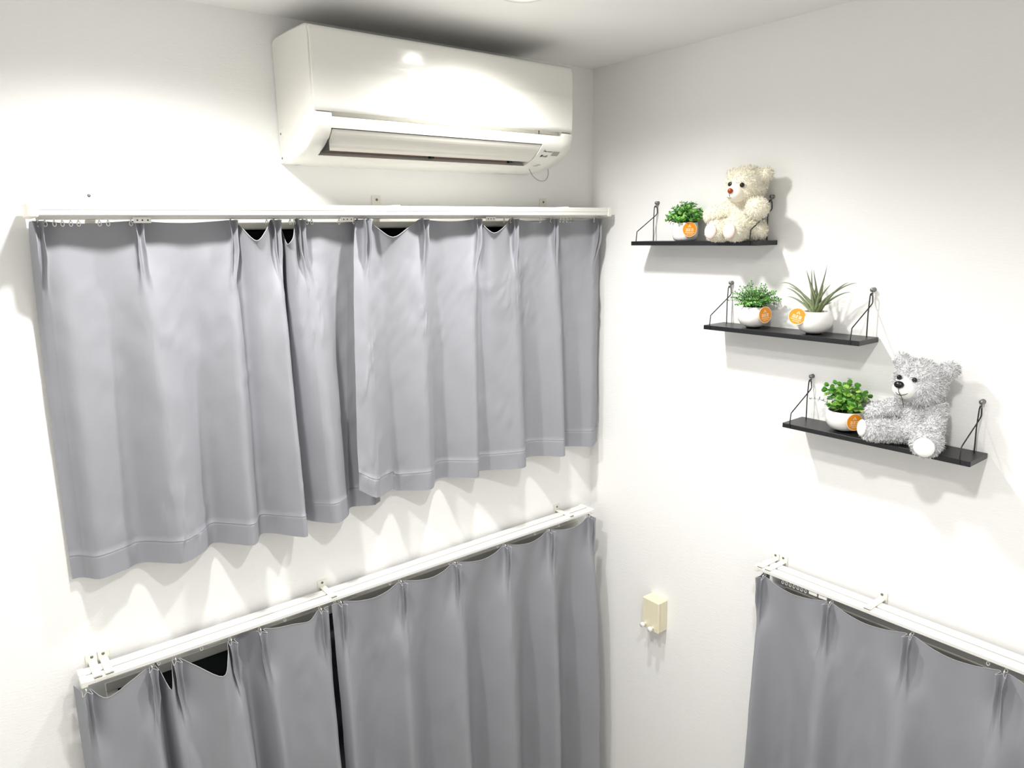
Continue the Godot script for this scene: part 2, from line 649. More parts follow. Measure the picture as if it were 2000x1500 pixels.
func screw_at(t: Node, xf: Transform3D) -> void:
	var s := st()
	lathe(s, [Vector2(0.0036, 0.0), Vector2(0.0032, 0.0012), Vector2(0.0, 0.0018)], 12, xf)
	obj("screw", s, M.screw, t)

func upper_rail() -> void:
	var t = thing("curtain_rail", "long white curtain rail right below the air conditioner", "curtain rail", Vector3(0, Y0, 0), 0.0, "")
	var s := st()
	var prof := PackedVector2Array([Vector2(0.114, 1.9185), Vector2(0.1225, 1.9185), Vector2(0.1245, 1.9205), Vector2(0.1245, 1.929), Vector2(0.1260, 1.931), Vector2(0.1260, 1.9410), Vector2(0.1235, 1.9435), Vector2(0.060, 1.9435), Vector2(0.060, 1.9405), Vector2(0.114, 1.9405)])
	drawn_out(s, prof, -1.655, -0.050, 0.0, [true, true], -1)
	obj("fascia", s, M.rail, t)
	s = st()
	box(s, Vector3(-1.650, 1.9125, 0.064), Vector3(-0.052, 1.925, 0.082), 0.001)
	obj("track", s, M.rail, t)
	s = st()
	box(s, Vector3(-1.650, 1.9125, 0.028), Vector3(-0.052, 1.925, 0.046), 0.001)
	obj("track", s, M.rail, t)
	for e in [[-1.671, -1.653], [-0.052, -0.034]]:
		s = st()
		box(s, Vector3(e[0], 1.9145, 0.022), Vector3(e[1], 1.9450, 0.128), 0.003)
		obj("end_cap", s, M.cap, t)
	for x in [-1.542, -0.838, -0.228]:
		s = st()
		box(s, Vector3(x - 0.014, 1.925, 0.0), Vector3(x + 0.014, 1.976, 0.003), 0.001)
		box(s, Vector3(x - 0.010, 1.926, 0.002), Vector3(x + 0.010, 1.931, 0.088), 0.001)
		box(s, Vector3(x - 0.010, 1.9425, 0.070), Vector3(x + 0.010, 1.9460, 0.118), 0.0012)
		var b := obj("bracket", s, M.cap, t)
		screw_at(b, Transform3D(Basis(Vector3(1, 0, 0), Vector3(0, 0, 1), Vector3(0, -1, 0)), Vector3(x + 0.001, 1.965, 0.003)))
	var rm := runner_mesh()
	for u in [73, 86, 103, 118, 134, 149, 190, 207, 254, 520, 566, 574, 582, 590, 598, 607, 660, 690, 826, 938, 984, 997, 1054, 1076, 1093, 1099, 1106, 1113, 1160]:
		put("runner", rm, M.plastic, t, Transform3D(Basis.IDENTITY, Vector3(upper_x(u) + (upper_x(u) + 1.8317) * 0.012, 1.911, 0.080)))
	# drilled carriages
	for u in [277, 677, 958]:
		s = st()
		var x := upper_x(u)
		box(s, Vector3(x - 0.018, 1.9035, 0.0985), Vector3(x + 0.018, 1.9165, 0.1010), 0.001)
		var b := obj("carriage", s, M.plastic, t)
		for k in [-0.010, 0.0, 0.011]:
			var h := st()
			lathe(h, [Vector2(0.0017, 0.0), Vector2(0.0014, 0.0005), Vector2(0.0, 0.0006)], 10, Transform3D(Basis(Vector3(1, 0, 0), Vector3(0, 0, 1), Vector3(0, -1, 0)), Vector3(x + k, 1.9095, 0.1010)))
			obj("hole", h, M.dark, b)

# where a column of the photograph meets the upper rail (measured along the wall)
func upper_x(u: float) -> float:
	var known := [[60, -1.664], [69, -1.657], [267, -1.471], [453, -1.268], [535, -1.169], [580, -1.111], [697, -0.949], [824, -0.753], [928, -0.573], [1000, -0.436], [1078, -0.276], [1163, -0.084]]
	for k in known.size() - 1:
		if u <= known[k + 1][0]:
			return lerpf(known[k][1], known[k + 1][1], (u - known[k][0]) / float(known[k + 1][0] - known[k][0]))
	return -0.084

func floor_rail(t: Node, a: float, b: float, y: float, brackets: Array, runners: Array, xf: Transform3D) -> void:
	# double rail: the outer track carries the curtain, both hang on wall brackets
	var s := st()
	for w in [0.068, 0.032]:
		s = st()
		var prof := PackedVector2Array([Vector2(w - 0.012, y - 0.006), Vector2(w + 0.012, y - 0.006), Vector2(w + 0.0145, y - 0.004), Vector2(w + 0.0145, y + 0.0035), Vector2(w + 0.012, y + 0.006), Vector2(w - 0.012, y + 0.006), Vector2(w - 0.0145, y + 0.0035), Vector2(w - 0.0145, y - 0.004)])
		drawn_out(s, prof, a + 0.012, b - 0.012, 0.0, [true, true], -1)
		obj("track", s, M.rail, t, xf)
		for e in [[a, a + 0.014], [b - 0.014, b]]:
			s = st()
			box(s, Vector3(e[0], y - 0.009, w - 0.0155), Vector3(e[1], y + 0.008, w + 0.0155), 0.002)
			obj("end_cap", s, M.cap, t, xf)
	for x in brackets:
		s = st()
		box(s, Vector3(x - 0.014, y - 0.012, 0.0), Vector3(x + 0.014, y + 0.028, 0.003), 0.001)
		box(s, Vector3(x - 0.009, y + 0.005, 0.002), Vector3(x + 0.009, y + 0.010, 0.083), 0.0015)
		box(s, Vector3(x - 0.009, y - 0.002, 0.079), Vector3(x + 0.009, y + 0.010, 0.083), 0.0015)
		var br := obj("bracket", s, M.cap, t, xf)
		var sc := st()
		lathe(sc, [Vector2(0.0036, 0.0), Vector2(0.0032, 0.0012), Vector2(0.0, 0.0018)], 12, Transform3D(Basis(Vector3(1, 0, 0), Vector3(0, 0, 1), Vector3(0, -1, 0)), Vector3(x, y + 0.020, 0.003)))
		obj("screw", sc, M.screw, br)
	var rm := runner_mesh()
	for x in runners:
		put("runner", rm, M.plastic, t, xf * Transform3D(Basis.IDENTITY, Vector3(x, y - 0.007, 0.074)))

func lower_rail() -> void:
	var t = thing("curtain_rail", "white double curtain rail running down to the corner under the short curtains", "curtain rail", Vector3(0, Y0, 0))
	floor_rail(t, -1.700, -0.065, 0.872, [-1.664, -1.640, -1.079, -0.175], [-1.69, -1.55, -1.535, -1.50, -1.435, -1.365, -1.289, -1.22, -1.121, -1.075, -1.062, -0.90, -0.869, -0.69, -0.677, -0.50, -0.477, -0.34, -0.286, -0.23, -0.09], Transform3D.IDENTITY)

const RIGHT := Transform3D(Basis(Vector3(0, 0, 1), Vector3(0, 1, 0), Vector3(-1, 0, 0)), Vector3.ZERO)

func right_rail() -> void:
	var t = thing("curtain_rail", "white double curtain rail on the shelf wall, cut by the right picture edge", "curtain rail", Vector3(0, Y0, 0))
	var rn := [0.788, 0.99, 1.195, 1.36, 1.396]
	for k in 7:
		rn.append(0.845 + k * 0.0115)
	for k in 2:
		rn.append(1.6 + k * 0.2)
	floor_rail(t, 0.757, 1.94, 0.905, [0.775, 0.800, 1.085, 1.66, 1.91], rn, RIGHT)
	for z in [0.938, 0.966]:
		var s := st()
		box(s, Vector3(z - 0.012, 0.889, 0.0775), Vector3(z + 0.012, 0.900, 0.0800), 0.001)
		obj("carriage", s, M.plastic, t, RIGHT)

# ---------------------------------------------------------------- curtains
# P: a pinch pleat, M: cloth between pleats, E: a side edge.
# [kind, top u, top w, droop, hem u, hem w, hem height or -1]
func curtain(label: String, group: String, stations: Array, ytop: float, yhem: float, xf: Transform3D, hem: bool, sd: int, reread := false) -> void:
	var t = thing("curtain", label, "curtain", Vector3(0, Y0, 0), 0.0, group)
	var tops := []
	var hems := []
	for q in stations:
		# widths along the rail were read off at w = 0.1: carry them along the line of sight to the true depth
		var tu: float = q[1]
		if reread:
			tu += (tu + 1.8317) * (0.1 - q[2]) / 1.7704
		tops.append(Vector3(tu, q[3], q[2]))
		hems.append(Vector3(q[4], q[6] if q[6] > -0.9 else yhem, q[5]))
	var ex := []
	var pleats := []
	for i in stations.size():
		if stations[i][0] == "P":
			pleats.append([tops[i].x, tops[i].z])
			var off := [-0.34, -0.17, 0.0, 0.17, 0.34]
			var pu := [-0.0055, -0.0068, 0.0, 0.0068, 0.0055]
			var pw := [-0.002, 0.024, 0.009, 0.024, -0.002]
			for k in 5:
				ex.append([along(tops, i + off[k]), along(hems, i + off[k]), Vector3(tops[i].x + pu[k], 0.0, tops[i].z + pw[k]), signf(pu[k])])
		else:
			ex.append([tops[i], hems[i], null, 0.0])
	var noise := FastNoiseLite.new()
	noise.seed = sd
	noise.frequency = 1.0
	noise.fractal_octaves = 3
	# rows by depth below the top edge
	var full := ytop - yhem
	var ts := []
	for k in 49:
		ts.append(pow(k / 48.0, 1.45))
	var line := 1.0 - 0.056 / full
	if hem:
		ts.append(line - 0.0008)
		ts.append(line + 0.0008)
		ts.sort()
	var per := 5
	var n := ex.size()
	var rows := []
	var stitch := []
	var top_edge := []
	for ti in ts.size():
		var tt: float = ts[ti]
		var d := tt * full
		var g := pow(tt, 0.50) if full < 1.0 else (1.0 - exp(-d / 0.30))
		var pin := 1.0 - smoothstep(0.045, 0.170, d)
		var wide := 1.0 + 0.55 * exp(-pow((d - 0.0) / 0.018, 2)) + 0.35 * exp(-pow((d - 0.075) / 0.02, 2))
		var pts := PackedVector3Array()
		for q in ex:
			var top: Vector3 = q[0]
			var low: Vector3 = q[1]
			var p := Vector3(lerpf(top.x, low.x, g), lerpf(ytop - top.y, low.y, tt), lerpf(top.z, low.z, g))
			if q[2] != null:
				var held: Vector3 = q[2] + Vector3(q[3] * 0.0055 * (wide - 1.0), 0, 0)
				p.x = lerpf(p.x, held.x, pin)
				p.z = lerpf(p.z, held.z, pin)
				p.y = lerpf(p.y, ytop + (low.y - ytop) * tt, pin)
			pts.append(p)
		var row := PackedVector3Array()
		for i in n - 1:
			var a := pts[maxi(i - 1, 0)]
			var z := pts[mini(i + 2, n - 1)]
			var m0 := (pts[i + 1] - a) * 0.5
			var m1 := (z - pts[i]) * 0.5
			var seg := pts[i].distance_to(pts[i + 1])
			m0 = m0.limit_length(seg * 1.2)
			m1 = m1.limit_length(seg * 1.2)
			for k in (per if i < n - 2 else per + 1):
				var f := float(k) / per
				var f2 := f * f
				var f3 := f2 * f
				var p := pts[i] * (2 * f3 - 3 * f2 + 1) + m0 * (f3 - 2 * f2 + f) + pts[i + 1] * (-2 * f3 + 3 * f2) + m1 * (f3 - f2)
				var soft := smoothstep(0.03, 0.16, d) * (1.0 - 0.5 * tt)
				p.z += soft * (0.0050 * noise.get_noise_2d(p.x * 9.0 + p.y * 3.0, p.y * 3.5) + 0.0016 * noise.get_noise_2d(p.x * 26.0 - p.y * 15.0 + 70.0, p.y * 13.0))
				var crease := 1.0 - absf(noise.get_noise_2d(p.x * 7.0 + p.y * 4.0 + 200.0, p.y * 7.0 - p.x * 3.0))
				var where := smoothstep(0.05, 0.35, noise.get_noise_2d(p.x * 4.0 - 90.0, p.y * 3.0))
				p.z += smoothstep(0.05, 0.12, d) * where * 0.0050 * pow(crease, 14.0)
				if hem and tt > line:
					p.z += 0.0014
				p.z = maxf(p.z, 0.010)
				row.append(xf * p)
		rows.append(row)
		if ti == 0:
			for p in row:
				top_edge.append(p)
		if hem and absf(tt - line - 0.0008) < 0.0001:
			for p in row:
				stitch.append(p + xf.basis * Vector3(0, 0.0012, 0.0004))
	rows.reverse()
	var s := st()
	sheet(s, rows, 0)
	obj("cloth", s, M.curtain, t)
	s = st()
	tube(s, top_edge, 0.0009, 5)
	obj("top_edge", s, M.lining, t)
	if hem:
		s = st()
		tube(s, stitch, 0.0005, 4)
		obj("hem_stitching", s, M.thread, t)
	# a plastic hook behind every pleat
	s = st()
	tube(s, smooth_path([Vector3(0, -0.022, -0.002), Vector3(0, -0.003, -0.002), Vector3(0, 0.004, 0.001), Vector3(0, 0.003, 0.005), Vector3(0, -0.004, 0.004)], 4), 0.0012, 6)
	var hm := mesh_of(s)
	for p in pleats:
		put("hook", hm, M.plastic, t, xf * Transform3D(Basis.IDENTITY, Vector3(p[0], ytop - 0.001, p[1] - 0.003)))

func along(p: Array, f: float) -> Vector3:
	var i := clampi(int(floor(f)), 0, p.size() - 2)
	return (p[i] as Vector3).cubic_interpolate(p[i + 1], p[maxi(i - 1, 0)], p[mini(i + 2, p.size() - 1)], f - i)

func even(pleats: Array, w: float, droop: float, first: Array, last: Array, amp := 0.052, bow := 0.015) -> Array:
	var out := [first]
	for k in pleats.size():
		var p: float = pleats[k]
		out.append(["P", p, w, 0.0, p + rng.randf_range(-0.012, 0.012), w + amp + rng.randf_range(-0.012, 0.012), -1])
		if k < pleats.size() - 1:
			var g: float = pleats[k + 1] - p
			var sh := rng.randf_range(-0.02, 0.02)
			out.append(["M", p + g * 0.26, w + bow * 0.6, droop * 0.7, p + g * 0.30 + sh, w - 0.020, -1])
			out.append(["M", p + g * 0.50, w + bow, droop, p + g * 0.52 + sh, w - 0.045 + rng.randf_range(-0.010, 0.010), -1])
			out.append(["M", p + g * 0.74, w + bow * 0.6, droop * 0.7, p + g * 0.76 + sh, w - 0.008, -1])
	out.append(last)
	return out

func all_curtains() -> void:
	var I := Transform3D.IDENTITY
	curtain("short grey blackout curtain, left one of the upper pair", "short grey curtains on the upper rail", [
		["E", -1.668, 0.030, 0.0, -1.680, 0.012, -1], ["P", -1.655, 0.071, 0.0, -1.660, 0.017, -1],
		["M", -1.610, 0.076, 0.004, -1.625, 0.055, -1], ["M", -1.565, 0.074, 0.006, -1.567, 0.034, -1], ["M", -1.520, 0.076, 0.003, -1.534, 0.021, -1],
		["P", -1.471, 0.076, 0.0, -1.458, 0.089, -1], ["M", -1.425, 0.076, 0.004, -1.398, 0.054, -1], ["M", -1.370, 0.082, 0.006, -1.366, 0.017, -1], ["M", -1.320, 0.076, 0.003, -1.333, 0.052, -1],
		["P", -1.272, 0.076, 0.0, -1.289, 0.100, -1], ["M", -1.247, 0.096, 0.018, -1.250, 0.042, -1], ["M", -1.215, 0.136, 0.048, -1.224, 0.057, -1], ["M", -1.189, 0.111, 0.022, -1.199, 0.099, -1],
		["P", -1.169, 0.076, 0.0, -1.161, 0.134, -1], ["M", -1.153, 0.036, 0.020, -1.139, 0.012, -1], ["M", -1.140, 0.111, 0.058, -1.128, 0.012, -1], ["M", -1.124, 0.116, 0.042, -1.105, 0.057, -1],
		["P", -1.107, 0.076, 0.0, -1.062, 0.104, -1], ["M", -1.065, 0.079, 0.006, -1.015, 0.070, -1], ["M", -1.025, 0.084, 0.010, -0.988, 0.022, -1], ["M", -0.985, 0.076, 0.006, -0.960, 0.024, -1],
		["P", -0.949, 0.068, 0.0, -0.926, 0.047, -1], ["E", -0.915, 0.056, 0.0, -0.895, 0.032, -1]], 1.9085, 1.103, I, true, 11, true)
	curtain("short grey blackout curtain, right one of the upper pair, overlapping in front", "short grey curtains on the upper rail", [
		["E", -0.950, 0.098, 0.004, -0.993, 0.101, 1.180], ["P", -0.928, 0.098, 0.0, -0.945, 0.113, 1.150], ["M", -0.890, 0.106, 0.022, -0.865, 0.055, 1.140],
		["M", -0.845, 0.126, 0.046, -0.837, 0.025, -1], ["M", -0.795, 0.094, 0.020, -0.792, 0.061, -1],
		["P", -0.753, 0.080, 0.0, -0.749, 0.085, -1], ["M", -0.705, 0.080, 0.004, -0.695, 0.023, -1], ["M", -0.660, 0.088, 0.006, -0.664, 0.019, -1], ["M", -0.615, 0.080, 0.004, -0.620, 0.059, -1],
		["P", -0.573, 0.080, 0.0, -0.583, 0.090, -1], ["M", -0.545, 0.096, 0.016, -0.545, 0.043, -1], ["M", -0.505, 0.134, 0.040, -0.508, 0.057, -1], ["M", -0.463, 0.104, 0.020, -0.461, 0.089, -1],
		["P", -0.436, 0.076, 0.0, -0.409, 0.109, -1], ["M", -0.392, 0.076, 0.004, -0.354, 0.041, -1], ["M", -0.352, 0.086, 0.008, -0.323, 0.030, -1], ["M", -0.312, 0.078, 0.004, -0.282, 0.057, -1],
		["P", -0.276, 0.076, 0.0, -0.232, 0.105, -1], ["M", -0.228, 0.076, 0.004, -0.178, 0.035, -1], ["M", -0.180, 0.086, 0.008, -0.149, 0.023, -1], ["M", -0.130, 0.078, 0.004, -0.112, 0.057, -1],
		["P", -0.084, 0.076, 0.0, -0.078, 0.083, -1], ["E", -0.060, 0.056, 0.0, -0.013, 0.039, -1]], 1.9085, 1.12, I, true, 23, true)
	var low := 0.02 - Y0
	curtain("long grey blackout curtain with a dark gap at its top, left of the pair", "long grey curtains on the lower left rail", [
		["E", -1.712, 0.040, 0.0, -1.715, 0.030, -1], ["P", -1.692, 0.084, 0.0, -1.695, 0.100, -1], ["M", -1.655, 0.100, 0.026, -1.655, 0.085, -1], ["M", -1.605, 0.098, 0.008, -1.605, 0.080, -1],
		["P", -1.552, 0.080, 0.0, -1.565, 0.140, -1], ["M", -1.537, 0.055, 0.010, -1.535, 0.045, -1], ["M", -1.522, 0.120, 0.055, -1.515, 0.110, -1],
		["P", -1.499, 0.084, 0.0, -1.485, 0.140, -1], ["M", -1.462, 0.108, 0.018, -1.450, 0.105, -1], ["M", -1.410, 0.150, 0.050, -1.405, 0.125, -1], ["M", -1.386, 0.120, 0.020, -1.375, 0.140, -1],
		["P", -1.365, 0.084, 0.0, -1.345, 0.150, -1], ["M", -1.330, 0.055, 0.006, -1.312, 0.035, -1], ["P", -1.289, 0.084, 0.0, -1.265, 0.135, -1],
		["M", -1.250, 0.092, 0.004, -1.225, 0.085, -1], ["M", -1.205, 0.100, 0.006, -1.185, 0.080, -1], ["M", -1.160, 0.095, 0.016, -1.145, 0.100, -1],
		["P", -1.121, 0.086, 0.0, -1.110, 0.125, -1], ["E", -1.097, 0.080, 0.0, -1.094, 0.060, -1]], 0.8570, low, I, false, 37)
	curtain("long grey blackout curtain with even pleats reaching the room corner", "long grey curtains on the lower left rail", even([-1.062, -0.869, -0.677, -0.477, -0.286, -0.092], 0.086, 0.011, ["E", -1.088, 0.080, 0.0, -1.082, 0.085, -1], ["E", -0.074, 0.060, 0.0, -0.072, 0.045, -1]), 0.8570, low, I, false, 41)
	curtain("long grey blackout curtain on the shelf wall at the right picture edge", "", even([0.790, 0.99, 1.195, 1.396, 1.6, 1.8], 0.086, 0.009, ["E", 0.770, 0.020, -0.004, 0.778, 0.020, -1], ["E", 1.83, 0.050, 0.0, 1.83, 0.040, -1]), 0.8900, low, RIGHT, false, 53)

# ---------------------------------------------------------------- shelves
func shelves() -> void:
	var what := ["top black wall shelf holding the cream bear", "middle black wall shelf holding only two potted plants", "bottom black wall shelf holding the grey bear"]
	var tops := [1.835, 1.5965, 1.3565]
	var ends := [[0.275, 0.725], [0.562, 1.020], [0.830, 1.287]]
	for k in 3:
		var a: float = ends[k][0]
		var b: float = ends[k][1]
		var t = thing("wall_shelf", what[k], "shelf", Vector3(0, tops[k] + Y0, (a + b) / 2), 0.0, "black wire-bracket wall shelves")
		var h := (b - a) / 2
		var s := st()
		box(s, Vector3(-0.100, -0.0125, -h), Vector3(-0.003, 0.0, h), 0.0008)
		obj("board", s, M.shelf, t)
		for e in [-1, 1]:
			var z: float = e * (h - 0.022)
			s = st()
			var pts := [Vector3(-0.1012, -0.010, z), Vector3(-0.1012, 0.000, z), Vector3(-0.0975, 0.029, z), Vector3(-0.092, 0.0325, z), Vector3(-0.016, 0.077, z + 0.0012), Vector3(-0.008, 0.0825, z + 0.0012), Vector3(-0.0055, 0.087, z + 0.0012), Vector3(-0.0055, 0.102, z), Vector3(-0.008, 0.107, z), Vector3(-0.0125, 0.1085, z), Vector3(-0.017, 0.107, z), Vector3(-0.0192, 0.102, z), Vector3(-0.0200, 0.06, z - 0.0012), Vector3(-0.0205, 0.0, z), Vector3(-0.0205, -0.004, z)]
			tube(s, pts, 0.0015, 8)
			var br := obj("wire_bracket", s, M.wire, t)
			s = st()
			var out := Transform3D(Basis(Vector3(0, 1, 0), Vector3(-1, 0, 0), Vector3(0, 0, 1)), Vector3(0, 0.117, z))
			lathe(s, [Vector2(0.0058, 0.0), Vector2(0.0058, 0.002), Vector2(0.0040, 0.0028), Vector2(0.0036, 0.008), Vector2(0.0052, 0.009), Vector2(0.0055, 0.0115), Vector2(0.0040, 0.0135), Vector2(0.0, 0.0142)], 16, out)
			tube(s, smooth_path([Vector3(-0.0065, 0.114, z), Vector3(-0.0075, 0.106, z), Vector3(-0.0110, 0.1035, z), Vector3(-0.0150, 0.1055, z)], 4), 0.0018, 8)
			obj("wall_hook", s, M.steel, t)

# ---------------------------------------------------------------- plants
func leaf_shape(s: SurfaceTool, at: Vector3, dir: Vector3, up: Vector3, length: float, width: float, col: Color, cup := 0.15) -> void:
	var x := dir.cross(up).normalized()
	var n := x.cross(dir).normalized()
	var rim := [[0.0, 0.0], [0.18, 0.62], [0.45, 1.0], [0.75, 0.80], [0.93, 0.35], [1.0, 0.0]]
	var left := []
	var right := []
	var mid := []
	for r in rim:
		var c: Vector3 = at + dir * (r[0] * length) + n * (-cup * length * r[0] * r[0])
		mid.append(c)
		left.append(c - x * (r[1] * width * 0.5) + n * (cup * width * r[1] * 0.6))
		right.append(c + x * (r[1] * width * 0.5) + n * (cup * width * r[1] * 0.6))
	s.set_smooth_group(-1)
	s.set_color(col)
	for k in rim.size() - 1:
		quad(s, mid[k], right[k], right[k + 1], mid[k + 1])
		quad(s, left[k], mid[k], mid[k + 1], left[k + 1])

func pot(t: Node, prof: Array, soil_r: float, soil_y: float, soil: Material) -> void:
	var s := st()
	lathe(s, prof, 36)
	obj("pot", s, M.pot, t)
	s = st()
	lathe(s, [Vector2(soil_r, soil_y - 0.003), Vector2(soil_r, soil_y), Vector2(soil_r * 0.5, soil_y + 0.002), Vector2(0, soil_y + 0.003)], 24)
	obj("soil", s, soil, t)

func tag(t: Node, at: Vector3, face: Vector3, r: float, roll := 0.0) -> void:
	var z := face.normalized()
	var x := Vector3.UP.cross(z).normalized()
	var b := Basis(x, z.cross(x), z) * Basis(Vector3.BACK, roll)
	var s := st()
	var n := 28
	for side in 2:
		var dz := 0.0005 if side == 0 else -0.0005
		for k in n:
			var a0 := TAU * k / n
			var a1 := TAU * (k + 1) / n
			var tri3 := [Vector2.ZERO, Vector2(cos(a0), sin(a0)), Vector2(cos(a1), sin(a1))]
			if side == 0:
				tri3 = [tri3[0], tri3[2], tri3[1]]
			for p in tri3:
				s.set_uv(Vector2(0.5 + p.x * 0.5, 0.5 - p.y * 0.5))
				s.add_vertex(Vector3(p.x * r, p.y * r, dz))
	s.set_uv(Vector2(0.5, 0.99))
	for k in n:
		var a0 := TAU * k / n
		var a1 := TAU * (k + 1) / n
		quad(s, Vector3(cos(a0) * r, sin(a0) * r, -0.0005), Vector3(cos(a1) * r, sin(a1) * r, -0.0005), Vector3(cos(a1) * r, sin(a1) * r, 0.0005), Vector3(cos(a0) * r, sin(a0) * r, 0.0005))
	var o := obj("price_tag", s, M.tag, t, Transform3D(b, at))
	o.set_meta("label", "round orange paper tag with white print")

func sprig(t: Node, base: Vector3, tip: Vector3, bend: Vector3, pairs: int, length: float, width: float, cols: Array, stem_col: Color) -> void:
	var s := st()
	var p := []
	for k in 9:
		var f := k / 8.0
		p.append(base.lerp(tip, f) + bend * (4.0 * f * (1.0 - f)))
	s.set_color(stem_col)
	var rad := []
	for k in 9:
		rad.append(lerpf(0.0009, 0.0004, k / 8.0))
	tube(s, p, rad, 5)
	for k in pairs:
		var f := lerpf(0.22, 1.0, float(k) / maxf(pairs - 1, 1))
		var at: Vector3 = base.lerp(tip, f) + bend * (4.0 * f * (1.0 - f))
		var along := (tip - base).normalized()
		var turn := k * 1.9 + rng.randf() * 1.2
		var side := along.cross(Vector3(0.3, 0.2, 0.9)).normalized().rotated(along, turn)
		for e in [-1.0, 1.0]:
			var d: Vector3 = (side * e + along * rng.randf_range(0.25, 0.8) + Vector3(0, 0.15, 0)).normalized()
			var up := (along + Vector3.UP * 0.6 + Vector3(-0.5, 0, 0.4)).normalized()
			var sc := rng.randf_range(0.75, 1.15) * lerpf(1.1, 0.7, f)
			var c: Color = cols[rng.randi() % cols.size()]
			leaf_shape(s, at, d, up, length * sc, width * sc, c * rng.randf_range(0.85, 1.15), rng.randf_range(0.05, 0.25))
		if k == pairs - 1:
			leaf_shape(s, at, along, (side + Vector3.UP * 0.2).normalized(), length * 0.7, width * 0.7, cols[0] * 1.1)
	obj("sprig", s, M.leaf, t)

func green(r: float, g: float, b: float) -> Color:
	return Color(r, g, b).srgb_to_linear()

func plants() -> void:
	var gr := "small artificial plants in white pots"
	# top shelf: bushy round-leaved plant in a straight cup
	var t = thing("potted_plant", "bushy round-leaved green plant in white cup beside the cream bear", "plant", Vector3(-0.052, 1.835 + Y0, 0.447), 0.0, gr)
	pot(t, [Vector2(0.0, 0.0), Vector2(0.026, 0.0), Vector2(0.033, 0.004), Vector2(0.0365, 0.012), Vector2(0.0378, 0.024), Vector2(0.0375, 0.040), Vector2(0.0362, 0.0525), Vector2(0.0350, 0.0535), Vector2(0.0335, 0.0525), Vector2(0.0325, 0.042)], 0.0330, 0.045, M.soil)
	tag(t, Vector3(-0.0225, 0.0335, 0.0340), Vector3(-0.58, 0.04, 0.81), 0.0215)
	var cols := [green(0.36, 0.62, 0.22), green(0.52, 0.74, 0.34), green(0.25, 0.52, 0.18), green(0.66, 0.82, 0.48), green(0.20, 0.42, 0.20)]
	for k in 52:
		var a := k * 2.399
		var r := sqrt((k + 0.5) / 52.0)
		var tip := Vector3(cos(a) * r * 0.050, lerpf(0.108, 0.062, r * r) + rng.randf_range(-0.008, 0.008), sin(a) * r * 0.062)
		tip.x = minf(tip.x, 0.040)
		sprig(t, Vector3(cos(a) * r * 0.018, 0.044, sin(a) * r * 0.018), tip, Vector3(0, 0.006, 0), 5, 0.0145, 0.0135, cols, green(0.35, 0.5, 0.2))
	# middle shelf, left: fine-leaved bush in a round bowl
	t = thing("potted_plant", "fine-leaved green bush in round white bowl on the middle shelf", "plant", Vector3(-0.052, 1.5965 + Y0, 0.695), 0.0, gr)
	var bowl := [Vector2(0.0, 0.003), Vector2(0.020, 0.003), Vector2(0.0345, 0.010), Vector2(0.0425, 0.022), Vector2(0.0445, 0.034), Vector2(0.0420, 0.047), Vector2(0.0350, 0.0570), Vector2(0.0310, 0.0590), Vector2(0.0295, 0.0580), Vector2(0.031, 0.052)]
	pot(t, bowl, 0.0315, 0.0545, M.soil)
	foot(t)
	tag(t, Vector3(-0.0140, 0.0400, 0.0440), Vector3(-0.24, 0.06, 0.97), 0.0225, 0.1)
	cols = [green(0.34, 0.62, 0.26), green(0.48, 0.72, 0.30), green(0.22, 0.46, 0.20), green(0.60, 0.78, 0.45), green(0.28, 0.40, 0.26)]
	for k in 84:
		var a := k * 2.399
		var r := sqrt((k + 0.5) / 84.0)
		var two := 0.012 * cos(a * 2.0)
		var tip := Vector3(cos(a) * r * 0.048, lerpf(0.112, 0.070, r * r) + rng.randf_range(-0.010, 0.008) - two * 0.8, sin(a) * r * 0.076)
		tip.x = minf(tip.x, 0.042)
		sprig(t, Vector3(cos(a) * r * 0.016, 0.054, sin(a) * r * 0.016), tip, Vector3(0, 0.008, 0), 9, 0.0072, 0.0056, cols, green(0.30, 0.42, 0.2))
	# middle shelf, right: spiky air plant
	t = thing("air_plant", "spiky grey-green air plant in round white bowl on the middle shelf", "plant", Vector3(-0.054, 1.5965 + Y0, 0.876), 0.0, gr)
	pot(t, bowl, 0.0315, 0.0545, M.moss)
	foot(t)
	tag(t, Vector3(-0.0500, 0.0480, -0.0200), Vector3(-0.86, 0.16, 0.50), 0.0215, -0.3)
	air_leaves(t)
	# bottom shelf: coin-leaved plant
	t = thing("potted_plant", "coin-leaved green plant in white bowl beside the grey bear", "plant", Vector3(-0.052, 1.3565 + Y0, 0.974), 0.0, gr)
	pot(t, [Vector2(0.0, 0.003), Vector2(0.024, 0.003), Vector2(0.036, 0.009), Vector2(0.0435, 0.020), Vector2(0.0460, 0.033), Vector2(0.0445, 0.046), Vector2(0.0425, 0.0525), Vector2(0.0410, 0.0535), Vector2(0.0395, 0.0525), Vector2(0.039, 0.044)], 0.0395, 0.046, M.soil)
	foot(t)
	tag(t, Vector3(-0.0270, 0.0330, 0.0400), Vector3(-0.52, 0.03, 0.85), 0.0215)
	cols = [green(0.34, 0.58, 0.20), green(0.50, 0.70, 0.28), green(0.20, 0.45, 0.15), green(0.62, 0.78, 0.36)]
	for k in 28:
		var a := k * 2.399
		var r := sqrt((k + 0.5) / 28.0)
		var tip := Vector3(cos(a) * r * 0.048, lerpf(0.126, 0.075, r * r) + rng.randf_range(-0.012, 0.010), sin(a) * r * 0.066)
		tip.x = minf(tip.x, 0.040)
		tip.z = minf(tip.z, 0.046)
		sprig(t, Vector3(cos(a) * r * 0.020, 0.045, sin(a) * r * 0.020), tip, Vector3(0, 0.010, 0), 4, 0.0180, 0.0175, cols, green(0.35, 0.45, 0.2))
	var dull := [green(0.42, 0.46, 0.40), green(0.36, 0.40, 0.36)]
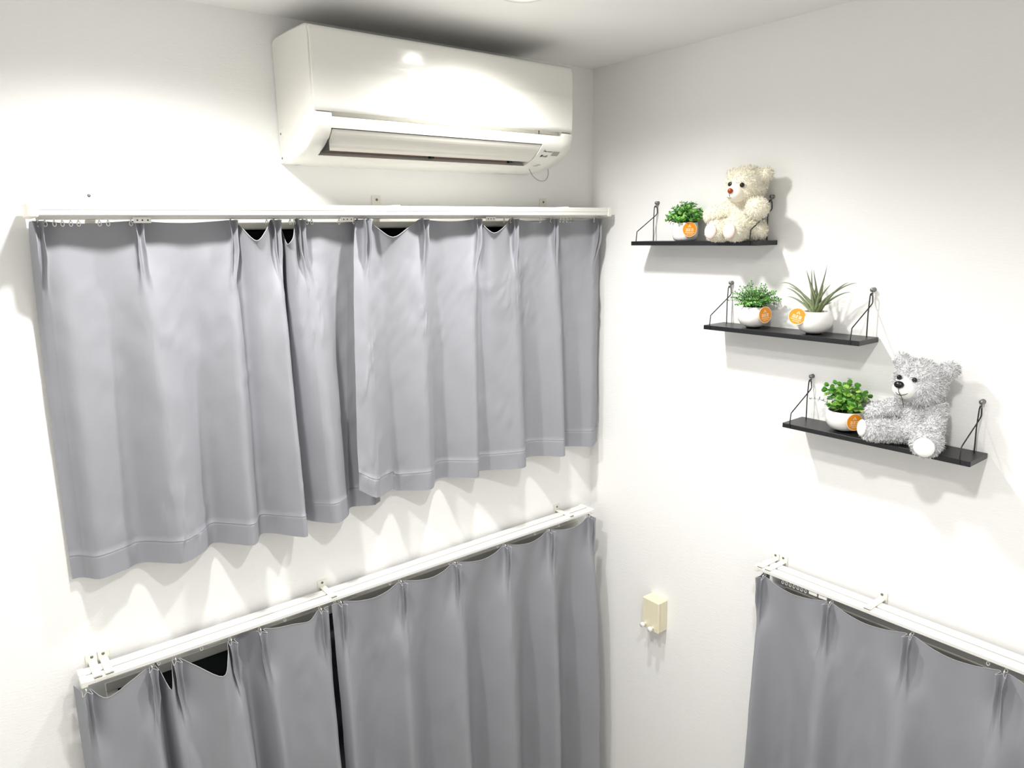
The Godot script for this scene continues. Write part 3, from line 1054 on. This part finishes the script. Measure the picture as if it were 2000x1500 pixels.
	sprig(t, Vector3(-0.01, 0.060, -0.03), Vector3(-0.015, 0.070, -0.085), Vector3(0, 0.006, 0), 5, 0.010, 0.0055, dull, green(0.40, 0.42, 0.36))
	sprig(t, Vector3(0.0, 0.070, 0.005), Vector3(-0.005, 0.135, 0.008), Vector3(0, 0, 0.004), 5, 0.010, 0.0045, dull, green(0.40, 0.42, 0.36))
	sprig(t, Vector3(0.0, 0.060, 0.03), Vector3(-0.010, 0.100, 0.056), Vector3(0, 0.004, 0), 4, 0.010, 0.0065, [green(0.48, 0.56, 0.38), green(0.40, 0.46, 0.36)], green(0.40, 0.42, 0.30))

func foot(t: Node) -> void:
	var s := st()
	lathe(s, [Vector2(0.0, 0.0), Vector2(0.019, 0.0), Vector2(0.021, 0.0045), Vector2(0.0, 0.0045)], 20)
	obj("saucer", s, M.black, t)

func air_leaves(t: Node) -> void:
	# end points (up, along the wall, out from the wall) of the long curving blades
	var blades := [[0.125, -0.098, -0.010, 0.060], [0.115, -0.070, 0.012, 0.030], [0.122, -0.058, 0.020, 0.020], [0.090, -0.082, -0.018, 0.022], [0.163, -0.030, -0.010, 0.012], [0.150, -0.014, 0.012, 0.006], [0.165, -0.022, -0.020, 0.0], [0.165, 0.006, 0.020, 0.0], [0.177, 0.033, 0.008, -0.022], [0.130, 0.050, 0.018, 0.012], [0.136, 0.088, 0.004, 0.030], [0.134, 0.100, -0.014, 0.040], [0.110, 0.082, -0.022, 0.030], [0.100, 0.050, 0.030, 0.016], [0.120, -0.010, -0.024, 0.0], [0.126, 0.012, -0.020, 0.0], [0.112, 0.002, 0.016, 0.0], [0.080, 0.030, -0.034, 0.010], [0.084, -0.040, -0.034, 0.014]]
	var k := 0
	for b in blades:
		k += 1
		var s := st()
		var a0 := k * 2.4
		var p0 := Vector3(cos(a0) * 0.006, 0.050, sin(a0) * 0.008)
		var p3 := Vector3(-b[2], b[0], b[1] * 1.04 - 0.006)
		var p1 := p0 + Vector3(p3.x * 0.15, (b[0] - 0.05) * 0.45 + 0.004, b[1] * 0.22)
		var p2 := p0.lerp(p3, 0.72) + Vector3(0, b[3] * 0.62, 0)
		var path := []
		for j in 13:
			var f := j / 12.0
			path.append(p0.bezier_interpolate(p1, p2, p3, f))
		var facing := Vector3(-0.8, 0.2, 0.55).normalized()
		var rows_l := []
		for j in 13:
			var f := j / 12.0
			var d: Vector3 = (path[mini(j + 1, 12)] - path[maxi(j - 1, 0)]).normalized()
			var x := d.cross(facing).normalized()
			var n := x.cross(d)
			var w := 0.0040 * pow(1.0 - f, 0.85) + 0.0003
			rows_l.append([path[j] - x * w + n * w * 0.7, path[j], path[j] + x * w + n * w * 0.7, path[j] - n * w * 0.35])
		for j in 12:
			var f := j / 12.0
			s.set_color(green(0.50, 0.56, 0.38).lerp(green(0.52, 0.55, 0.47), f) * rng.randf_range(0.95, 1.05))
			s.set_smooth_group(0)
			for m in 4:
				var q := (m + 1) % 4
				quad(s, rows_l[j][m], rows_l[j][q], rows_l[j + 1][q], rows_l[j + 1][m])
		obj("leaf", s, M.leaf, t)

# ---------------------------------------------------------------- bears
# field of tapered capsules [a, b, ra, rb] joined by a smooth minimum, meshed as surface nets
func field(p: Vector3, parts: Array, k: float) -> float:
	var acc := 0.0
	for q in parts:
		var ba: Vector3 = q[1] - q[0]
		var pa: Vector3 = p - q[0]
		var h := clampf(pa.dot(ba) / maxf(ba.length_squared(), 1e-9), 0.0, 1.0)
		var v := pa - ba * h
		if q.size() > 4:
			v /= q[4]
		var d: float = v.length() - lerpf(q[2], q[3], h)
		acc += exp(-d / k)
	return -k * log(maxf(acc, 1e-12))

func nets(parts: Array, cell: float, k: float) -> Array:
	var lo := Vector3(9, 9, 9)
	var hi := -lo
	for q in parts:
		for e in 2:
			var r: float = q[2 + e] * 1.35 + cell * 2 + k
			lo = lo.min(q[e] - Vector3(r, r, r))
			hi = hi.max(q[e] + Vector3(r, r, r))
	var n := Vector3i(((hi - lo) / cell).ceil()) + Vector3i(1, 1, 1)
	var val := PackedFloat32Array()
	val.resize(n.x * n.y * n.z)
	for z in n.z:
		for y in n.y:
			for x in n.x:
				val[x + n.x * (y + n.y * z)] = field(lo + Vector3(x, y, z) * cell, parts, k)
	var ids := {}
	var verts := PackedVector3Array()
	var corners := [Vector3i(0, 0, 0), Vector3i(1, 0, 0), Vector3i(0, 1, 0), Vector3i(1, 1, 0), Vector3i(0, 0, 1), Vector3i(1, 0, 1), Vector3i(0, 1, 1), Vector3i(1, 1, 1)]
	var edges := [[0, 1], [2, 3], [4, 5], [6, 7], [0, 2], [1, 3], [4, 6], [5, 7], [0, 4], [1, 5], [2, 6], [3, 7]]
	for z in n.z - 1:
		for y in n.y - 1:
			for x in n.x - 1:
				var at := Vector3i(x, y, z)
				var v := []
				var neg := 0
				for c in corners:
					var w := val[(x + c.x) + n.x * ((y + c.y) + n.y * (z + c.z))]
					v.append(w)
					if w < 0.0:
						neg += 1
				if neg == 0 or neg == 8:
					continue
				var sum := Vector3.ZERO
				var cnt := 0
				for e in edges:
					if (v[e[0]] < 0.0) != (v[e[1]] < 0.0):
						var f: float = v[e[0]] / (v[e[0]] - v[e[1]])
						sum += Vector3(corners[e[0]]).lerp(Vector3(corners[e[1]]), f)
						cnt += 1
				ids[at] = verts.size()
				verts.append(lo + (Vector3(at) + sum / cnt) * cell)
	var tris := PackedInt32Array()
	for at in ids:
		for ax in 3:
			var o := Vector3i.ZERO
			o[ax] = 1
			var b := Vector3i.ZERO
			b[(ax + 1) % 3] = 1
			var c := Vector3i.ZERO
			c[(ax + 2) % 3] = 1
			var p0: Vector3i = at
			var p1: Vector3i = at + o
			var s0 := val[p0.x + n.x * (p0.y + n.y * p0.z)] < 0.0
			var s1 := val[p1.x + n.x * (p1.y + n.y * p1.z)] < 0.0
			if s0 == s1:
				continue
			if not (ids.has(at - b) and ids.has(at - c) and ids.has(at - b - c)):
				continue
			var q := [ids[at], ids[at - b], ids[at - b - c], ids[at - c]]
			if s0:
				q.reverse()
			# q runs clockwise seen from outside
			tris.append_array(PackedInt32Array([q[0], q[1], q[2], q[0], q[2], q[3]]))
	return [verts, tris]

func plush(t: Node, parts: Array, cell: float, k: float, count: int, length: float, width: float, base: Color, tones: Array, curl: float, bald: Callable) -> void:
	var m := nets(parts, cell, k)
	var verts: PackedVector3Array = m[0]
	var tris: PackedInt32Array = m[1]
	var s := st()
	s.set_smooth_group(0)
	s.set_color(base)
	for q in tris:
		s.add_vertex(verts[q])
	obj("body", s, M.fur, t)
	# pile: short bent tufts all over the body
	s = st()
	var area := PackedFloat32Array()
	var total := 0.0
	for i in range(0, tris.size(), 3):
		total += (verts[tris[i + 1]] - verts[tris[i]]).cross(verts[tris[i + 2]] - verts[tris[i]]).length()
		area.append(total)
	var clump := FastNoiseLite.new()
	clump.seed = 9
	clump.frequency = 1.0
	for c in count:
		var i := area.bsearch(rng.randf() * total) * 3
		if i >= tris.size():
			continue
		var a := rng.randf()
		var b := rng.randf()
		if a + b > 1.0:
			a = 1.0 - a
			b = 1.0 - b
		var v0 := verts[tris[i]]
		var p := v0 + (verts[tris[i + 1]] - v0) * a + (verts[tris[i + 2]] - v0) * b
		if bald.call(p):
			continue
		var e := 0.002
		var f0 := field(p, parts, k)
		var nrm := Vector3(field(p + Vector3(e, 0, 0), parts, k) - f0, field(p + Vector3(0, e, 0), parts, k) - f0, field(p + Vector3(0, 0, e), parts, k) - f0).normalized()
		var rnd := Vector3(rng.randf_range(-1, 1), rng.randf_range(-1.2, 0.7), rng.randf_range(-1, 1))
		var lean := (rnd - nrm * rnd.dot(nrm)) * curl
		var swirl := Vector3(clump.get_noise_3dv(p * 90.0), clump.get_noise_3dv(p * 90.0 + Vector3(50, 0, 0)), clump.get_noise_3dv(p * 90.0 + Vector3(0, 50, 0)))
		lean += swirl * curl
		var l := length * rng.randf_range(0.65, 1.2)
		var q1 := p + nrm * l * 0.55 + lean * l * 0.35
		var q2 := q1 + (nrm * 0.25 + lean * 0.9).normalized() * l * 0.5
		var side := nrm.cross(lean + Vector3(0.01, 0.02, 0.03)).normalized() * width * 0.5
		var tone: Color = tones[rng.randi() % tones.size()]
		s.set_smooth_group(-1)
		s.set_color(tone)
		quad(s, p - side, p + side, q1 + side * 0.8, q1 - side * 0.8)
		tri(s, q1 - side * 0.8, q1 + side * 0.8, q2)
	var o := obj("fur", s, M.fur, t)
	o.set_meta("kind", "stuff")

func patch(s: SurfaceTool, c: Vector3, n: Vector3, rx: float, ry: float, thick: float) -> void:
	var z := n.normalized()
	var x := Vector3.UP.cross(z).normalized()
	ball(s, c, Vector3(rx, ry, thick), Basis(x, z.cross(x), z), 18)

func bears() -> void:
	# local axes: +z out from the wall, +x along the wall towards the viewer's right
	var V := func(y, z, w, oy, oz): return Vector3(z - oz, y - oy, w)
	var lin := func(r, g, b): return Color(r, g, b).srgb_to_linear()
	# ---- cream bear
	var oy := 1.835
	var oz := 0.640
	var t = thing("teddy_bear", "cream plush teddy bear with orange-brown nose sitting on the top shelf", "plush toy", Vector3(0, oy + Y0, oz), -PI / 2, "plush bears on the shelves")
	var P := []
	P.append([V.call(1.984, 0.660, 0.060, oy, oz), V.call(1.980, 0.662, 0.072, oy, oz), 0.050, 0.048])
	P.append([V.call(1.964, 0.659, 0.095, oy, oz), V.call(1.960, 0.659, 0.112, oy, oz), 0.027, 0.020])
	P.append([V.call(2.010, 0.612, 0.055, oy, oz), V.call(2.016, 0.607, 0.056, oy, oz), 0.015, 0.014])
	P.append([V.call(2.006, 0.710, 0.054, oy, oz), V.call(2.011, 0.716, 0.055, oy, oz), 0.016, 0.015])
	P.append([V.call(1.880, 0.648, 0.050, oy, oz), V.call(1.925, 0.648, 0.052, oy, oz), 0.044, 0.034])
	P.append([V.call(1.930, 0.622, 0.058, oy, oz), V.call(1.904, 0.566, 0.090, oy, oz), 0.020, 0.019])
	P.append([V.call(1.928, 0.678, 0.058, oy, oz), V.call(1.920, 0.722, 0.098, oy, oz), 0.022, 0.026])
	P.append([V.call(1.864, 0.632, 0.060, oy, oz), V.call(1.862, 0.612, 0.126, oy, oz), 0.026, 0.026])
	P.append([V.call(1.864, 0.670, 0.060, oy, oz), V.call(1.862, 0.671, 0.126, oy, oz), 0.026, 0.025])
	P.append([V.call(1.864, 0.676, 0.045, oy, oz), V.call(1.862, 0.690, 0.050, oy, oz), 0.028, 0.027])
	var face := V.call(1.962, 0.659, 0.116, oy, oz) as Vector3
	var soles := [V.call(1.862, 0.6105, 0.151, oy, oz) as Vector3, V.call(1.862, 0.6705, 0.151, oy, oz) as Vector3]
	var bald := func(p: Vector3): return p.distance_to(face) < 0.027 or p.distance_to(soles[0]) < 0.017 or p.distance_to(soles[1]) < 0.017
	plush(t, P, 0.005, 0.005, 17000, 0.0070, 0.0013, lin.call(0.985, 0.965, 0.89), [lin.call(1.0, 0.985, 0.93), lin.call(0.99, 0.965, 0.89), lin.call(1.0, 0.99, 0.955)], 0.9, bald)
	var s := st()
	patch(s, face + Vector3(0, 0.0, -0.004), Vector3(-0.05, 0, 1), 0.0265, 0.0225, 0.0235)
	obj("muzzle", s, paint(Color(0.965, 0.95, 0.90), 0.85, 0.2), t)
	s = st()
	ball(s, V.call(1.967, 0.660, 0.1365, oy, oz), Vector3(0.0078, 0.0072, 0.006), Basis.IDENTITY, 16)
	obj("nose", s, M.nose, t)
	for e in [V.call(1.985, 0.647, 0.1190, oy, oz), V.call(1.981, 0.684, 0.1190, oy, oz)]:
		s = st()
		ball(s, e, Vector3(0.0066, 0.0066, 0.006), Basis.IDENTITY, 14)
		obj("eye", s, M.eye, t)
	s = st()
	tube(s, smooth_path([V.call(1.963, 0.657, 0.1352, oy, oz), V.call(1.956, 0.657, 0.1345, oy, oz), V.call(1.951, 0.658, 0.1315, oy, oz)], 4), 0.0007, 6)
	tube(s, smooth_path([V.call(1.953, 0.646, 0.1290, oy, oz), V.call(1.949, 0.652, 0.1305, oy, oz), V.call(1.9495, 0.660, 0.1308, oy, oz), V.call(1.953, 0.668, 0.1285, oy, oz), V.call(1.958, 0.673, 0.1250, oy, oz)], 4), 0.0007, 6)
	obj("mouth", s, M.ink, t)
	for k in 2:
		s = st()
		patch(s, soles[k] + Vector3(0, 0, -0.003), Vector3(-0.1, 0.05, 1), 0.0205, 0.0210, 0.008)
		var o := obj("paw_pad", s, paint(Color(0.90, 0.815, 0.79), 0.85, 0.2), t)
		o.set_meta("label", "pale pink sole")
	# ---- grey bear
	oy = 1.3565
	oz = 1.150
	t = thing("teddy_bear", "grey curly plush teddy bear with white muzzle and soles sitting on the bottom shelf", "plush toy", Vector3(0, oy + Y0, oz), -PI / 2, "plush bears on the shelves")
	P = []
	P.append([V.call(1.512, 1.146, 0.060, oy, oz), V.call(1.507, 1.158, 0.070, oy, oz), 0.050, 0.051])
	P.append([V.call(1.503, 1.143, 0.096, oy, oz), V.call(1.499, 1.141, 0.116, oy, oz), 0.026, 0.021])
	P.append([V.call(1.553, 1.106, 0.054, oy, oz), V.call(1.557, 1.102, 0.055, oy, oz), 0.0165, 0.0155])
	P.append([V.call(1.541, 1.203, 0.050, oy, oz), V.call(1.545, 1.210, 0.052, oy, oz), 0.019, 0.018])
	P.append([V.call(1.402, 1.160, 0.048, oy, oz), V.call(1.446, 1.154, 0.052, oy, oz), 0.046, 0.036])
	P.append([V.call(1.450, 1.118, 0.060, oy, oz), V.call(1.424, 1.058, 0.076, oy, oz), 0.021, 0.019])
	P.append([V.call(1.452, 1.190, 0.058, oy, oz), V.call(1.418, 1.202, 0.094, oy, oz), 0.023, 0.021])
	P.append([V.call(1.385, 1.130, 0.062, oy, oz), V.call(1.388, 1.072, 0.116, oy, oz), 0.026, 0.024])
	P.append([V.call(1.386, 1.180, 0.062, oy, oz), V.call(1.384, 1.200, 0.118, oy, oz), 0.028, 0.031])
	face = V.call(1.500, 1.141, 0.118, oy, oz)
	soles = [V.call(1.394, 1.058, 0.132, oy, oz), V.call(1.381, 1.207, 0.1465, oy, oz)]
	var face2: Vector3 = face
	var soles2: Array = soles
	bald = func(p: Vector3): return p.distance_to(face2) < 0.030 or p.distance_to(soles2[0]) < 0.018 or p.distance_to(soles2[1]) < 0.020
	plush(t, P, 0.005, 0.005, 19000, 0.0072, 0.0012, lin.call(0.80, 0.80, 0.81), [lin.call(0.90, 0.90, 0.905), lin.call(0.80, 0.80, 0.81), lin.call(0.95, 0.95, 0.95), lin.call(0.70, 0.70, 0.71), lin.call(0.97, 0.97, 0.97)], 1.4, bald)
	var white := paint(Color(0.955, 0.95, 0.94), 0.85, 0.2)
	s = st()
	patch(s, face + Vector3(0, 0, -0.004), Vector3(-0.06, 0.0, 1), 0.0275, 0.0230, 0.0245)
	obj("muzzle", s, white, t)
	s = st()
	patch(s, V.call(1.513, 1.137, 0.1375, oy, oz), Vector3(-0.1, 0.45, 1), 0.0115, 0.0085, 0.007)
	obj("nose", s, M.black, t)
	for e in [V.call(1.526, 1.128, 0.1185, oy, oz), V.call(1.525, 1.163, 0.1205, oy, oz)]:
		s = st()
		ball(s, e, Vector3(0.0058, 0.0058, 0.0055), Basis.IDENTITY, 14)
		obj("eye", s, M.eye, t)
	s = st()
	tube(s, smooth_path([V.call(1.506, 1.138, 0.1398, oy, oz), V.call(1.498, 1.139, 0.1408, oy, oz), V.call(1.489, 1.142, 0.1365, oy, oz)], 4), 0.0008, 6)
	tube(s, smooth_path([V.call(1.499, 1.126, 0.1325, oy, oz), V.call(1.491, 1.133, 0.1350, oy, oz), V.call(1.4885, 1.142, 0.1360, oy, oz), V.call(1.492, 1.152, 0.1345, oy, oz), V.call(1.4985, 1.160, 0.1300, oy, oz)], 4), 0.0008, 6)
	tube(s, smooth_path([V.call(1.489, 1.142, 0.1362, oy, oz), V.call(1.481, 1.1425, 0.1285, oy, oz), V.call(1.470, 1.141, 0.1180, oy, oz), V.call(1.455, 1.139, 0.1090, oy, oz)], 4), 0.0007, 6)
	obj("mouth", s, M.ink, t)
	var nn := [Vector3(-0.75, 0.12, 1), Vector3(0.15, 0.05, 1)]
	var rr := [Vector2(0.0185, 0.0205), Vector2(0.0225, 0.0220)]
	for k in 2:
		s = st()
		patch(s, soles[k], nn[k], rr[k].x, rr[k].y, 0.007)
		var o := obj("paw_pad", s, white, t)
		o.set_meta("label", "smooth white sole")

# ---------------------------------------------------------------- clothesline box
func clothesline_box() -> void:
	var t = thing("clothesline_box", "small cream box with two white knobs on the wall near the corner", "clothesline box", Vector3(0, Y0, 0))
	var s := st()
	box(s, Vector3(-0.034, 0.503, 0.304), Vector3(0.0, 0.617, 0.377), 0.0025)
	obj("case", s, M.iron, t)
	s = st()
	box(s, Vector3(-0.046, 0.503, 0.304), Vector3(-0.0345, 0.617, 0.377), 0.0025)
	obj("cover", s, M.iron, t)
	for p in [[0.520, 0.318], [0.517, 0.352]]:
		s = st()
		lathe(s, [Vector2(0.0055, 0.0), Vector2(0.0055, 0.006), Vector2(0.0085, 0.008), Vector2(0.0090, 0.017), Vector2(0.0075, 0.020), Vector2(0.0, 0.0205)], 18, Transform3D(Basis(Vector3(0, 1, 0), Vector3(-1, 0, 0), Vector3(0, 0, 1)), Vector3(-0.0455, p[0], p[1])))
		obj("knob", s, M.plastic, t)
